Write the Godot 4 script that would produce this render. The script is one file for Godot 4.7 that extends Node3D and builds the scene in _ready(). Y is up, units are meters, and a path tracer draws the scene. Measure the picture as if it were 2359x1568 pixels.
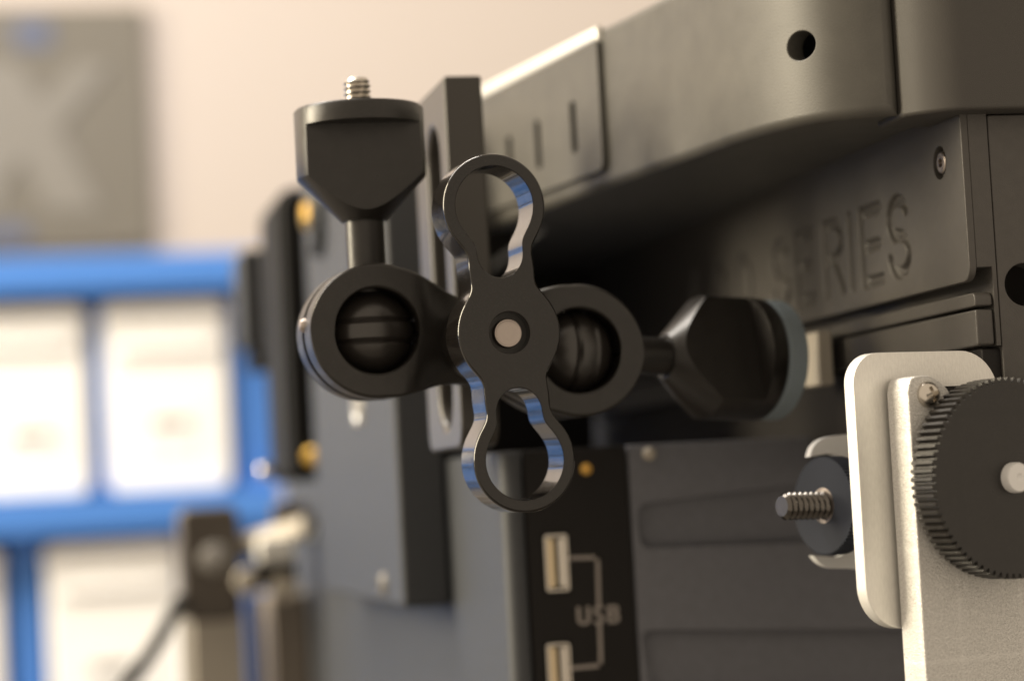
extends Node3D
# Close-up of an articulated camera arm in front of an instrument housing.
# Lengths below are millimetres; S turns them into metres. x runs right along the housing's front,
# y up, z towards the viewer; the camera is the origin and looks a little to the right and up.
const S := 0.001
const FOCAL := 5542.0                       # picture scale used while measuring: 2358 x 1568 units
var cam_basis := Basis()
var mats := {}

# ------------------------------------------------------------------ places
func at(px: float, py: float, depth: float) -> Vector3:
	return cam_basis * Vector3((px - 1179.0) / FOCAL * depth, -(py - 784.0) / FOCAL * depth, -depth)
func on_x(px: float, py: float, x: float) -> Vector3:
	var d := at(px, py, 1.0)
	return d * (x / d.x)
func on_z(px: float, py: float, z: float) -> Vector3:
	var d := at(px, py, 1.0)
	return d * (z / d.z)
func xf(b: Basis, o: Vector3) -> Transform3D:
	return Transform3D(b, o * S)
func frame(z_axis: Vector3, up: Vector3) -> Basis:
	var z := z_axis.normalized()
	var x := up.cross(z).normalized()
	return Basis(x, z.cross(x), z)
func along_y(y_axis: Vector3, front: Vector3) -> Basis:
	var y := y_axis.normalized()
	var x := y.cross(front).normalized()
	return Basis(x, y, x.cross(y))

# ------------------------------------------------------------------ nodes
func thing(called: String, label: String, category: String, base: Vector3, group := "") -> Node3D:
	var o := Node3D.new()
	o.name = called
	add_child(o, true)
	o.position = base * S
	o.set_meta("label", label)
	o.set_meta("category", category)
	if group != "":
		o.set_meta("group", group)
	return o
func part(called: String, mesh: Mesh, m: Material, parent: Node3D, t := Transform3D()) -> MeshInstance3D:
	var o := MeshInstance3D.new()
	o.name = called
	o.mesh = mesh
	o.material_override = m
	parent.add_child(o, true)
	o.global_transform = t
	return o
func structure(called: String, mesh: Mesh, m: Material, t := Transform3D()) -> MeshInstance3D:
	var o := part(called, mesh, m, self, t)
	o.set_meta("kind", "structure")
	return o

# ------------------------------------------------------------------ mesh helpers
func tri(st: SurfaceTool, a: Vector3, b: Vector3, c: Vector3, na: Vector3, nb: Vector3, nc: Vector3) -> void:
	var g := (b - a).cross(c - a)
	if g.length_squared() < 1e-14:
		return
	st.set_normal(na); st.add_vertex(a * S)
	if g.dot(na + nb + nc) > 0.0:
		st.set_normal(nc); st.add_vertex(c * S)
		st.set_normal(nb); st.add_vertex(b * S)
	else:
		st.set_normal(nb); st.add_vertex(b * S)
		st.set_normal(nc); st.add_vertex(c * S)
func quad(st: SurfaceTool, a: Vector3, b: Vector3, c: Vector3, d: Vector3, na: Vector3, nb: Vector3, nc: Vector3, nd: Vector3) -> void:
	tri(st, a, b, c, na, nb, nc)
	tri(st, a, c, d, na, nc, nd)
func begin() -> SurfaceTool:
	var st := SurfaceTool.new()
	st.begin(Mesh.PRIMITIVE_TRIANGLES)
	return st
func v3(p: Vector2, z: float) -> Vector3:
	return Vector3(p.x, p.y, z)

func inset(loop: PackedVector2Array, amount: float) -> PackedVector2Array:
	# loop is counter-clockwise; positive amount goes inwards
	var out := PackedVector2Array()
	var n := loop.size()
	for i in n:
		var e0 := (loop[i] - loop[(i + n - 1) % n]).normalized()
		var e1 := (loop[(i + 1) % n] - loop[i]).normalized()
		var n0 := Vector2(-e0.y, e0.x)
		var n1 := Vector2(-e1.y, e1.x)
		var m := n0 + n1
		var l := m.length_squared()
		m = n0 if l < 0.2 else m * (2.0 / l)
		out.append(loop[i] + m * amount)
	return out
func ccw(loop: PackedVector2Array) -> PackedVector2Array:
	var l := loop.duplicate()
	if Geometry2D.is_polygon_clockwise(l):
		l.reverse()
	return l

func walls(st: SurfaceTool, loop: PackedVector2Array, z0: float, z1: float, bev: float, sgn: float) -> void:
	# side wall with rounded edges at both ends; sgn 1 for an outline, -1 for a hole (loop ccw in both cases)
	var n := loop.size()
	var rows := []
	var steps := 3 if bev > 0.0 else 0
	for k in range(steps, -1, -1):
		var a := PI / 2 * k / maxf(steps, 1)
		rows.append([bev * (1.0 - cos(a)), z0 + bev * (1.0 - sin(a)), cos(a), -sin(a)])
	for k in range(0, steps + 1):
		var a := PI / 2 * k / maxf(steps, 1)
		rows.append([bev * (1.0 - cos(a)), z1 - bev * (1.0 - sin(a)), cos(a), sin(a)])
	var pts := []
	for r in rows:
		pts.append(inset(loop, r[0] * sgn) if r[0] != 0.0 else loop)
	for i in n:
		var j := (i + 1) % n
		var e := (loop[j] - loop[i]).normalized()
		var ep := (loop[i] - loop[(i + n - 1) % n]).normalized()
		var en := (loop[(j + 1) % n] - loop[j]).normalized()
		var ne := Vector2(e.y, -e.x)
		var ni := ne
		var nj := ne
		if e.dot(ep) > 0.85:
			ni = (ne + Vector2(ep.y, -ep.x)).normalized()
		if e.dot(en) > 0.85:
			nj = (ne + Vector2(en.y, -en.x)).normalized()
		ni *= sgn
		nj *= sgn
		for k in range(rows.size() - 1):
			var r0: Array = rows[k]
			var r1: Array = rows[k + 1]
			quad(st, v3(pts[k][i], r0[1]), v3(pts[k][j], r0[1]), v3(pts[k + 1][j], r1[1]), v3(pts[k + 1][i], r1[1]),
				Vector3(ni.x * r0[2], ni.y * r0[2], r0[3]), Vector3(nj.x * r0[2], nj.y * r0[2], r0[3]),
				Vector3(nj.x * r1[2], nj.y * r1[2], r1[3]), Vector3(ni.x * r1[2], ni.y * r1[2], r1[3]))

func plate_into(st: SurfaceTool, outline: PackedVector2Array, holes: Array, z0: float, z1: float, bev := 0.0, hole_bev := 0.0, cuts := []) -> void:
	# a flat body between z0 and z1; every hole must be crossed by one of the cuts (values of x)
	var outer := ccw(outline)
	walls(st, outer, z0, z1, bev, 1.0)
	var hl := []
	for h in holes:
		var c := ccw(h)
		walls(st, c, z0, z1, hole_bev, -1.0)
		hl.append(inset(c, -hole_bev) if hole_bev > 0.0 else c)
	var face := inset(outer, bev) if bev > 0.0 else outer
	if bev > 0.0 and Geometry2D.triangulate_polygon(tidy(face)).is_empty():
		var alt := Geometry2D.offset_polygon(outer, -bev, Geometry2D.JOIN_MITER)
		if alt.size() > 0:
			face = alt[0]
	var pieces := [face]
	if hl.size() > 0:
		pieces = []
		var xs: Array = cuts.duplicate()
		xs.sort()
		xs.push_front(-1e4)
		xs.push_back(1e4)
		for i in range(xs.size() - 1):
			var slab := PackedVector2Array([Vector2(xs[i], -1e4), Vector2(xs[i + 1], -1e4), Vector2(xs[i + 1], 1e4), Vector2(xs[i], 1e4)])
			for q in Geometry2D.intersect_polygons(face, slab):
				var list := [q]
				for h in hl:
					var nxt := []
					for w in list:
						nxt.append_array(Geometry2D.clip_polygons(w, h))
					list = nxt
				pieces.append_array(list)
	for q in pieces:
		q = tidy(q)
		var idx := Geometry2D.triangulate_polygon(q)
		if idx.is_empty():
			print("no triangles: ", q.size(), " ", q[0])
		for k in range(0, idx.size(), 3):
			for side in [[z1, Vector3(0, 0, 1)], [z0, Vector3(0, 0, -1)]]:
				tri(st, v3(q[idx[k]], side[0]), v3(q[idx[k + 1]], side[0]), v3(q[idx[k + 2]], side[0]), side[1], side[1], side[1])
func plate(outline: PackedVector2Array, holes: Array, z0: float, z1: float, bev := 0.0, hole_bev := 0.0, cuts := []) -> ArrayMesh:
	var st := begin()
	plate_into(st, outline, holes, z0, z1, bev, hole_bev, cuts)
	return st.commit()

func tidy(l: PackedVector2Array) -> PackedVector2Array:
	var out := PackedVector2Array()
	for p in l:
		if out.is_empty() or p.distance_to(out[-1]) > 2e-3:
			out.append(p)
	while out.size() > 3 and out[0].distance_to(out[-1]) <= 2e-3:
		out.remove_at(out.size() - 1)
	return out
func bend(m: ArrayMesh, path: Array) -> ArrayMesh:
	# lays a flat body along a plan curve: x becomes the way along it, y stays up, z points to its left-hand outside
	var acc := [0.0]
	for i in range(1, path.size()):
		acc.append(acc[-1] + (path[i] as Vector2).distance_to(path[i - 1]))
	var arr := m.surface_get_arrays(0)
	var vs: PackedVector3Array = arr[Mesh.ARRAY_VERTEX]
	var ns: PackedVector3Array = arr[Mesh.ARRAY_NORMAL]
	var nx := func(k: int) -> Vector2:
		var t: Vector2 = ((path[mini(k + 1, path.size() - 1)] as Vector2) - (path[maxi(k - 1, 0)] as Vector2)).normalized()
		return Vector2(-t.y, t.x)
	for i in vs.size():
		var sx := clampf(vs[i].x / S, 0.0, acc[-1] - 1e-4)
		var k := 0
		while k < acc.size() - 2 and acc[k + 1] < sx:
			k += 1
		var f: float = (sx - acc[k]) / (acc[k + 1] - acc[k])
		var p: Vector2 = (path[k] as Vector2).lerp(path[k + 1], f)
		var n: Vector2 = (nx.call(k) as Vector2).lerp(nx.call(k + 1), f).normalized()
		var t := Vector2(n.y, -n.x)
		var z := vs[i].z / S
		vs[i] = Vector3(p.x + n.x * z, vs[i].y / S, -(p.y + n.y * z)) * S
		var o := ns[i]
		ns[i] = Vector3(t.x * o.x + n.x * o.z, o.y, -(t.y * o.x + n.y * o.z))
	for i in range(0, vs.size() - 2, 3):           # turn each triangle so that it faces its normal
		if (vs[i + 1] - vs[i]).cross(vs[i + 2] - vs[i]).dot(ns[i] + ns[i + 1] + ns[i + 2]) > 0.0:
			var v := vs[i + 1]; vs[i + 1] = vs[i + 2]; vs[i + 2] = v
			var n := ns[i + 1]; ns[i + 1] = ns[i + 2]; ns[i + 2] = n
	arr[Mesh.ARRAY_VERTEX] = vs
	arr[Mesh.ARRAY_NORMAL] = ns
	var out := ArrayMesh.new()
	out.add_surface_from_arrays(Mesh.PRIMITIVE_TRIANGLES, arr)
	return out

func circle(c: Vector2, r: float, n := 48) -> PackedVector2Array:
	var p := PackedVector2Array()
	for i in n:
		p.append(c + Vector2(cos(TAU * i / n), sin(TAU * i / n)) * r)
	return p
func ellipse(c: Vector2, rx: float, ry: float, n := 48) -> PackedVector2Array:
	var p := PackedVector2Array()
	for i in n:
		p.append(c + Vector2(cos(TAU * i / n) * rx, sin(TAU * i / n) * ry))
	return p
func rrect(x0: float, y0: float, x1: float, y1: float, r, n := 8) -> PackedVector2Array:
	# r: one radius, or four for (x0,y0) (x1,y0) (x1,y1) (x0,y1)
	var rr: Array = r if r is Array else [r, r, r, r]
	var p := PackedVector2Array()
	var cs := [Vector2(x0, y0), Vector2(x1, y0), Vector2(x1, y1), Vector2(x0, y1)]
	var inw := [Vector2(1, 1), Vector2(-1, 1), Vector2(-1, -1), Vector2(1, -1)]
	for k in 4:
		if rr[k] <= 0.0:
			p.append(cs[k])
			continue
		for i in n + 1:
			var a: float = PI + PI / 2 * k + PI / 2 * i / n
			p.append(cs[k] + inw[k] * rr[k] + Vector2(cos(a), sin(a)) * rr[k])
	return p
func box(sx: float, sy: float, sz: float, bev := 0.4, corner := -1.0) -> ArrayMesh:
	var c := maxf(bev * 1.15 + 0.01, corner)
	return plate(rrect(-sx / 2, -sy / 2, sx / 2, sy / 2, c, 4), [], -sz / 2, sz / 2, bev)
func box_between(a: Vector3, b: Vector3, bev := 0.4) -> ArrayMesh:
	return box(absf(b.x - a.x), absf(b.y - a.y), absf(b.z - a.z), bev)

func lathe_into(st: SurfaceTool, prof: Array, seg := 64, move := Vector3.ZERO) -> void:
	# profile of (radius, y), from bottom to top or round a section
	var n := prof.size()
	for k in range(n - 1):
		var a: Vector2 = prof[k]
		var b: Vector2 = prof[k + 1]
		var d := (b - a).normalized()
		var ne := Vector2(d.y, -d.x)
		var na := ne
		var nb := ne
		if k > 0:
			var dp: Vector2 = (prof[k] - prof[k - 1]).normalized()
			if d.dot(dp) > 0.8:
				na = (ne + Vector2(dp.y, -dp.x)).normalized()
		if k < n - 2:
			var dn: Vector2 = (prof[k + 2] - prof[k + 1]).normalized()
			if d.dot(dn) > 0.8:
				nb = (ne + Vector2(dn.y, -dn.x)).normalized()
		for i in seg:
			var t0 := TAU * i / seg
			var t1 := TAU * ((i + 1) % seg) / seg
			var c0 := Vector3(sin(t0), 0, cos(t0))
			var c1 := Vector3(sin(t1), 0, cos(t1))
			var up := Vector3.UP
			quad(st, c0 * a.x + up * a.y + move, c1 * a.x + up * a.y + move, c1 * b.x + up * b.y + move, c0 * b.x + up * b.y + move,
				c0 * na.x + up * na.y, c1 * na.x + up * na.y, c1 * nb.x + up * nb.y, c0 * nb.x + up * nb.y)
func lathe(prof: Array, seg := 64) -> ArrayMesh:
	var st := begin()
	lathe_into(st, prof, seg)
	return st.commit()
func thread(r: float, y0: float, y1: float, pitch: float, seg := 40) -> ArrayMesh:
	# helical screw thread, running up y, with a chamfered tip
	var st := begin()
	var rows := int((y1 - y0) / pitch * 8)
	var pos := func(i: int, k: int) -> Vector3:
		var y := y0 + (y1 - y0) * k / rows
		var th := TAU * i / seg
		var ph := fposmod(y / pitch - float(i) / seg, 1.0)
		var rr := r - 0.14 * r * 2.0 * absf(ph - 0.5) * 1.25
		rr = minf(rr, r * 0.72 + (y1 - y) * 0.9)
		return Vector3(sin(th) * rr, y, cos(th) * rr)
	for i in seg:
		for k in rows:
			var a: Vector3 = pos.call(i, k)
			var b: Vector3 = pos.call(i + 1, k)
			var c: Vector3 = pos.call(i + 1, k + 1)
			var d: Vector3 = pos.call(i, k + 1)
			var n1 := (c - a).cross(b - d).normalized()
			if n1.dot(Vector3(a.x, 0, a.z)) < 0.0:
				n1 = -n1
			quad(st, a, b, c, d, n1, n1, n1, n1)
	for i in seg:
		tri(st, Vector3(0, y1, 0), pos.call(i, rows), pos.call(i + 1, rows), Vector3.UP, Vector3.UP, Vector3.UP)
	return st.commit()
func tube(pts: Array, r: float, seg := 14) -> ArrayMesh:
	var st := begin()
	var rings := []
	for i in pts.size():
		var d: Vector3 = ((pts[mini(i + 1, pts.size() - 1)] as Vector3) - (pts[maxi(i - 1, 0)] as Vector3)).normalized()
		var x := d.cross(Vector3(0.1, 0.3, 1)).normalized()
		var y := d.cross(x)
		var ring := []
		for k in seg:
			ring.append(x * cos(TAU * k / seg) + y * sin(TAU * k / seg))
		rings.append(ring)
	for i in range(pts.size() - 1):
		for k in seg:
			var j := (k + 1) % seg
			quad(st, pts[i] + rings[i][k] * r, pts[i] + rings[i][j] * r, pts[i + 1] + rings[i + 1][j] * r, pts[i + 1] + rings[i + 1][k] * r,
				rings[i][k], rings[i][j], rings[i + 1][j], rings[i + 1][k])
	for e in [[0, 1], [pts.size() - 1, pts.size() - 2]]:
		var nn: Vector3 = (pts[e[0]] - pts[e[1]]).normalized()
		for k in seg:
			tri(st, pts[e[0]], pts[e[0]] + rings[e[0]][k] * r, pts[e[0]] + rings[e[0]][(k + 1) % seg] * r, nn, nn, nn)
	return st.commit()
func smooth_curve(p: Array, per := 8) -> Array:
	var out := []
	for i in range(p.size() - 1):
		var a = p[maxi(i - 1, 0)]
		var b = p[i]
		var c = p[i + 1]
		var d = p[mini(i + 2, p.size() - 1)]
		for k in per:
			var t := float(k) / per
			out.append(b.cubic_interpolate(c, a, d, t))
	out.append(p[p.size() - 1])
	return out
func to_loop(a: Array) -> PackedVector2Array:
	return PackedVector2Array(a)

# ------------------------------------------------------------------ materials
func noise_tex(freq: float, seed_: int, as_normal := false, bump := 1.0, oct := 3, size := 512) -> NoiseTexture2D:
	var n := FastNoiseLite.new()
	n.seed = seed_
	n.frequency = freq
	n.fractal_octaves = oct
	var t := NoiseTexture2D.new()
	t.width = size
	t.height = size
	t.seamless = true
	t.noise = n
	if as_normal:
		t.as_normal_map = true
		t.bump_strength = bump
	return t
func ramp_tex(freq: float, seed_: int, lo: float, hi: float, oct := 4, tint := Color.WHITE) -> NoiseTexture2D:
	var t := noise_tex(freq, seed_, false, 1.0, oct)
	var g := Gradient.new()
	g.set_color(0, Color(lo, lo, lo) * tint)
	g.set_color(1, Color(hi, hi, hi) * tint)
	t.color_ramp = g
	return t
func dust(m: StandardMaterial3D, c: Color, tile_mm: float, seed_: int, edge: float) -> void:
	# sparse pale specks on a dark finish
	m.albedo_color = (c * 11.0).linear_to_srgb()
	var t := noise_tex(0.16, seed_, false, 1.0, 1, 1024)
	var g := Gradient.new()
	var lo := Color(1.0 / 11.0, 1.0 / 11.0, 1.0 / 11.0).linear_to_srgb()
	g.set_color(0, lo)
	g.set_color(1, Color.WHITE)
	g.set_offset(0, edge)
	g.set_offset(1, minf(edge + 0.02, 1.0))
	t.color_ramp = g
	m.albedo_texture = t
	m.uv1_triplanar = true
	m.uv1_scale = Vector3.ONE * (1000.0 / tile_mm)
func mat(called: String, c: Color, rough: float, metal := 0.0, spec := 0.5) -> StandardMaterial3D:
	var m := StandardMaterial3D.new()
	m.resource_name = called
	m.albedo_color = c.linear_to_srgb()
	m.roughness = rough
	m.metallic = metal
	m.metallic_specular = spec
	mats[called] = m
	return m
func grain(m: StandardMaterial3D, tile_mm: float, nrm: NoiseTexture2D, strength: float, col: NoiseTexture2D = null, stretch := Vector3.ONE) -> void:
	m.uv1_triplanar = true
	m.uv1_scale = stretch * (1000.0 / tile_mm)
	if nrm:
		m.normal_enabled = true
		m.normal_texture = nrm
		m.normal_scale = strength
	if col:
		m.albedo_texture = col

func make_materials() -> void:
	var fine := noise_tex(0.25, 3, true, 6.0, 2)
	var coarse := noise_tex(0.06, 5, true, 6.0, 4)
	var tone := ramp_tex(0.02, 8, 0.93, 1.0)
	var speck := ramp_tex(0.3, 9, 0.8, 1.0, 2)
	var m := mat("black anodised", Color(0.009, 0.0076, 0.0066), 0.34, 0.0, 0.52)
	grain(m, 30, fine, 0.12)
	dust(m, Color(0.009, 0.0076, 0.0066), 30, 61, 0.87)
	m = mat("knob anodised", Color(0.006, 0.005, 0.0045), 0.18, 0.0, 0.30)
	m.clearcoat_enabled = true
	m.clearcoat = 0.75
	m.clearcoat_roughness = 0.06
	grain(m, 30, fine, 0.10)
	dust(m, Color(0.006, 0.005, 0.0045), 30, 62, 0.84)
	var smudge := ramp_tex(0.012, 71, 0.62, 1.0, 4)
	for nm in ["black anodised", "knob anodised"]:
		mats[nm].roughness_texture = smudge
		mats[nm].roughness *= 1.25
	m = mat("ball black", Color(0.022, 0.019, 0.017), 0.30, 0.0, 0.62)
	grain(m, 30, fine, 0.12)
	m = mat("painted grey", Color(0.080, 0.076, 0.067), 0.5, 0.0, 0.5)
	grain(m, 40, fine, 0.05, tone)
	m.albedo_texture = ramp_tex(0.012, 72, 0.86, 1.0, 5)
	m.uv1_scale = Vector3.ONE * (1000.0 / 70.0)
	m = mat("textured paint", Color(0.062, 0.057, 0.051), 0.5, 0.0, 0.5)
	grain(m, 9, coarse, 0.45, speck)
	m = mat("panel anodised", Color(0.070, 0.065, 0.060), 0.45, 0.0, 0.5)
	grain(m, 36, fine, 0.15, tone)
	m = mat("black panel", Color(0.010, 0.0085, 0.008), 0.5, 0.0, 0.35)
	grain(m, 40, fine, 0.15)
	m = mat("dark grey panel", Color(0.155, 0.16, 0.185), 0.5, 0.0, 0.5)
	grain(m, 40, fine, 0.2, tone)
	m = mat("mid grey panel", Color(0.038, 0.042, 0.049), 0.5, 0.0, 0.5)
	grain(m, 40, fine, 0.2, tone)
	m = mat("steel", Color(0.62, 0.58, 0.52), 0.24, 1.0)
	m = mat("steel matt", Color(0.40, 0.35, 0.32), 0.36, 1.0)
	grain(m, 12, fine, 0.2)
	m = mat("brass", Color(0.75, 0.48, 0.12), 0.35, 1.0)
	m = mat("pale brass", Color(0.66, 0.54, 0.36), 0.35, 1.0)
	m = mat("aluminium sheet", Color(0.86, 0.85, 0.81), 0.40, 0.55)
	grain(m, 14, noise_tex(0.09, 21, true, 5.0, 3), 0.08, ramp_tex(0.05, 22, 0.94, 1.0), Vector3(1, 0.2, 1))
	m = mat("aluminium bar", Color(0.93, 0.92, 0.89), 0.36, 0.35)
	grain(m, 16, noise_tex(0.09, 23, true, 8.0, 3), 1.0, ramp_tex(0.06, 24, 0.80, 1.0), Vector3(1, 0.7, 1))
	m = mat("white plastic", Color(0.72, 0.72, 0.72), 0.4)
	m = mat("grey cloth pad", Color(0.20, 0.24, 0.27), 0.85, 0.0, 0.3)
	grain(m, 8, coarse, 0.8)
	m = mat("print", Color(0.30, 0.27, 0.25), 0.6)
	m = mat("wall paint", Color(0.43, 0.385, 0.355), 0.9, 0.0, 0.3)
	m = mat("rack blue", Color(0.06, 0.20, 0.58), 0.45)
	m = mat("dark blue", Color(0.010, 0.038, 0.14), 0.5)
	m = mat("box white", Color(0.86, 0.85, 0.83), 0.5)
	m = mat("label paper", Color(0.82, 0.81, 0.79), 0.6)
	m = mat("poster board", Color(0.118, 0.108, 0.09), 0.7)
	m = mat("poster letter", Color(0.165, 0.155, 0.138), 0.7)
	m = mat("poster blue", Color(0.085, 0.10, 0.155), 0.7)
	m = mat("clamp grey", Color(0.075, 0.062, 0.050), 0.5)
	m = mat("post beige", Color(0.42, 0.38, 0.32), 0.5)
	m = mat("bench", Color(0.09, 0.08, 0.07), 0.6)
	m = mat("upright dark", Color(0.040, 0.036, 0.031), 0.34)
	m = mat("pillar brown", Color(0.16, 0.135, 0.11), 0.6)
	m = mat("screw disc", Color(0.040, 0.044, 0.056), 0.75, 0.0, 0.2)
	m = mat("dark steel", Color(0.13, 0.12, 0.11), 0.22, 1.0)
	m = mat("dull brass", Color(0.70, 0.42, 0.10), 0.6, 0.6)
	m = mat("clamp screw grey", Color(0.16, 0.15, 0.14), 0.5)
	m = mat("black rubber", Color(0.008, 0.008, 0.008), 0.6, 0.0, 0.3)
	m = mat("shadow brown", Color(0.05, 0.042, 0.036), 0.6)
	m = mat("lamp frame", Color(0.75, 0.75, 0.75), 0.5)
	m = mat("lamp glow", Color(0.8, 0.8, 0.8), 0.5)
	m.emission_enabled = true
	m.emission = Color(1.0, 0.93, 0.82)
	m.emission_energy_multiplier = 1.5

# ------------------------------------------------------------------ lights
func ceiling_lamp(base: Vector3, target: Vector3, size: Vector2, energy: float, colour: Color, label: String) -> void:
	var b := frame(base - target, Vector3(0, 0, 1))          # local -z looks at the target
	var lamp := thing("ceiling_light", label, "ceiling light", base, "ceiling lights")
	part("lamp_frame", box(size.x + 40, size.y + 40, 40, 4.0), mats["lamp frame"], lamp, xf(b, base + b.z * 26.0))
	part("lamp_diffuser", box(size.x, size.y, 4, 1.0), mats["lamp glow"], lamp, xf(b, base + b.z * 3.5))
	var l := AreaLight3D.new()
	l.name = "area_light"
	l.area_size = size * S
	l.area_normalize_energy = true
	l.light_energy = energy
	l.light_color = colour
	l.shadow_enabled = true
	l.area_range = 12.0
	lamp.add_child(l)
	l.global_transform = xf(b, base)

func _ready() -> void:
	# ---- camera
	var d := Vector3(-1146, -416, -5542).normalized()        # the housing's depth axis seen by the camera
	var u := Vector3(-0.04, 1.0, 0.0)
	u = (u - d * u.dot(d)).normalized()
	var r := d.cross(u)
	cam_basis = Basis(r, u, -d).transposed()
	var cam := Camera3D.new()
	cam.name = "camera"
	cam.fov = rad_to_deg(2.0 * atan(784.0 / FOCAL))
	cam.near = 0.02
	cam.far = 20.0
	var lens := CameraAttributesPhysical.new()
	lens.frustum_focal_length = 50.0
	lens.exposure_aperture = 5.0
	lens.frustum_focus_distance = 0.509
	cam.attributes = lens
	add_child(cam)
	cam.transform = Transform3D(cam_basis, Vector3.ZERO)
	cam.fov = rad_to_deg(2.0 * atan(784.0 / FOCAL))
	cam.near = 0.02
	cam.far = 20.0
	cam.make_current()
	# ---- surroundings and exposure
	var we := WorldEnvironment.new()
	we.name = "world_environment"
	var e := Environment.new()
	e.background_mode = Environment.BG_COLOR
	e.background_color = Color(0.76, 0.635, 0.49).linear_to_srgb()
	e.tonemap_mode = Environment.TONE_MAPPER_LINEAR
	e.tonemap_exposure = 1.0
	e.sdfgi_enabled = true
	e.ssao_enabled = true
	e.ssil_enabled = true
	we.environment = e
	add_child(we)
	make_materials()
	# ---- lamps
	ceiling_lamp(Vector3(-2450, 1000, -1180), Vector3(100, 40, -620), Vector2(1800, 900), 15.0, Color(1.0, 0.94, 0.82), "wide ceiling light hanging past the end of the rack")
	ceiling_lamp(Vector3(-500, 1400, -1150), Vector3(-100, -100, -2000), Vector2(1200, 600), 4.9, Color(1.0, 0.97, 0.93), "rectangular ceiling light over the blue rack")
	build_background()
	build_housing()
	build_lower_unit()
	build_left_side()
	build_bench_things()
	build_arm()
	build_bracket()

# ------------------------------------------------------------------ wall, poster, rack
func build_background() -> void:
	structure("wall", box(5200, 3400, 60, 1.0), mats["wall paint"], xf(Basis(), Vector3(-400, 0, -2330)))
	structure("bench_top", box(1900, 1500, 40, 3.0), mats["bench"], xf(Basis(Vector3(1, 0, 0), -PI / 2), Vector3(0, -250, -980)))
	# poster
	var z := -2298.0
	var a := on_z(-160, 22, z)
	var b := on_z(352, 566, z)
	var p := thing("wall_poster", "grey wall poster with a large pale letter above the rack", "poster", on_z(100, 566, z))
	part("poster_board", box_between(a, b + Vector3(0, 0, 8), 1.0), mats["poster board"], p, xf(Basis(), (a + b) * 0.5 + Vector3(0, 0, 4)))
	var o := on_z(0, 300, z)
	var pts := PackedVector2Array()
	for q in [Vector2(-95, 150), Vector2(40, 150), Vector2(95, 235), Vector2(175, 150), Vector2(255, 150), Vector2(135, 300), Vector2(235, 490), Vector2(110, 490), Vector2(50, 370), Vector2(0, 440), Vector2(0, 490), Vector2(-95, 490)]:
		var w := on_z(q.x, q.y, z)
		pts.append(Vector2(w.x - o.x, w.y - o.y))
	part("letter", plate(pts, [], 0.0, 2.0), mats["poster letter"], p, xf(Basis(), Vector3(o.x, o.y, z + 8.0)))
	for q in [[28, 52, 118, 112], [-40, 522, 66, 560]]:
		var c0 := on_z(q[0], q[1], z)
		var c1 := on_z(q[2], q[3], z)
		part("blue_mark", box(c1.x - c0.x, c0.y - c1.y, 2.0, 0.3), mats["poster blue"], p, xf(Basis(), Vector3((c0.x + c1.x) / 2, (c0.y + c1.y) / 2, z + 9.0)))
	# rack
	var zr := -1760.0
	var rack := thing("blue_rack", "blue steel rack holding rows of white boxes in front of the wall", "rack", on_z(200, 1700, zr))
	var x_right := on_z(640, 900, zr).x
	var x_left := -1650.0
	var rails := []
	for yy in [[583, 668], [1138, 1222], [1690, 1770]]:
		var top := on_z(300, yy[0], zr).y
		var low := on_z(300, yy[1], zr).y
		rails.append([top, low])
		part("rail", box_between(Vector3(x_left, low, zr), Vector3(x_right, top, zr - 26), 2.0), mats["rack blue"], rack, xf(Basis(), Vector3((x_left + x_right) / 2, (top + low) / 2, zr - 13)))
		part("shelf", box_between(Vector3(x_left, low, zr), Vector3(x_right, low - 4, zr - 260), 1.0), mats["rack blue"], rack, xf(Basis(), Vector3((x_left + x_right) / 2, low + 6, zr - 156)))
	part("back_panel", box(x_right - x_left, 520, 6, 1.0), mats["rack blue"], rack, xf(Basis(), Vector3((x_left + x_right) / 2, rails[1][0] - 60, zr - 292)))
	# boxes, upper and lower row, running on to the left
	var bw := 88.0
	var pitch := 102.5
	for row in 2:
		var top: float = rails[row][1] - 4.0
		var low: float = rails[row + 1][0] + 1.0
		var x0: float = on_z(247, 900, zr).x if row == 0 else on_z(110, 1400, zr).x
		var wide := bw if row == 0 else 94.0
		for k in range(0, 4 if row == 0 else 2):
			var xb := x0 - k * (pitch if row == 0 else 127.0)
			if row == 1 and k == 0 and false:
				continue
			if xb + wide > x_right + 60 or xb < x_left:
				continue
			storage_box(xb, low, top, wide, zr, row, k)
	# blue dividers between the boxes
	for q in [[on_z(231, 900, zr).x, 0], [on_z(231, 900, zr).x - pitch, 0], [on_z(-80, 900, zr).x - pitch, 0], [on_z(60, 1400, zr).x, 1], [on_z(60, 1400, zr).x + 127.0, 1], [on_z(590, 900, zr).x, 0]]:
		var tp: float = rails[q[1]][1] + 1.0
		var lw: float = rails[q[1] + 1][0]
		part("divider", box(24.0 if q[1] == 1 else 10.0, tp - lw, 130, 2.0), mats["rack blue"], rack, xf(Basis(), Vector3(q[0], (tp + lw) / 2, zr - 90)))
	# blue drawers fill the rest of the rack
	for row in 3:
		var top: float = rails[row][1] - 6.0
		var low: float = rails[row + 1][0] + 1.0 if row < 2 else top - 150.0
		for k in 12:
			var xd: float = (-330.0 if row == 0 else (-190.0 if row == 1 else x_right - 130.0)) - k * 122.0
			if xd < x_left or row == 2 and k > 8:
				continue
			part("blue_drawer", box(116, top - low, 120, 3.0, 8.0), mats["rack blue"], rack, xf(Basis(), Vector3(xd, (top + low) / 2, zr - 75)))
	# uprights at the ends of the rack
	for xx in [x_right - 14.0, x_left]:
		part("upright", box(28, 1500, 28, 2.0), mats["rack blue"], rack, xf(Basis(), Vector3(xx, rails[0][0] - 750, zr - 40)))

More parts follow.
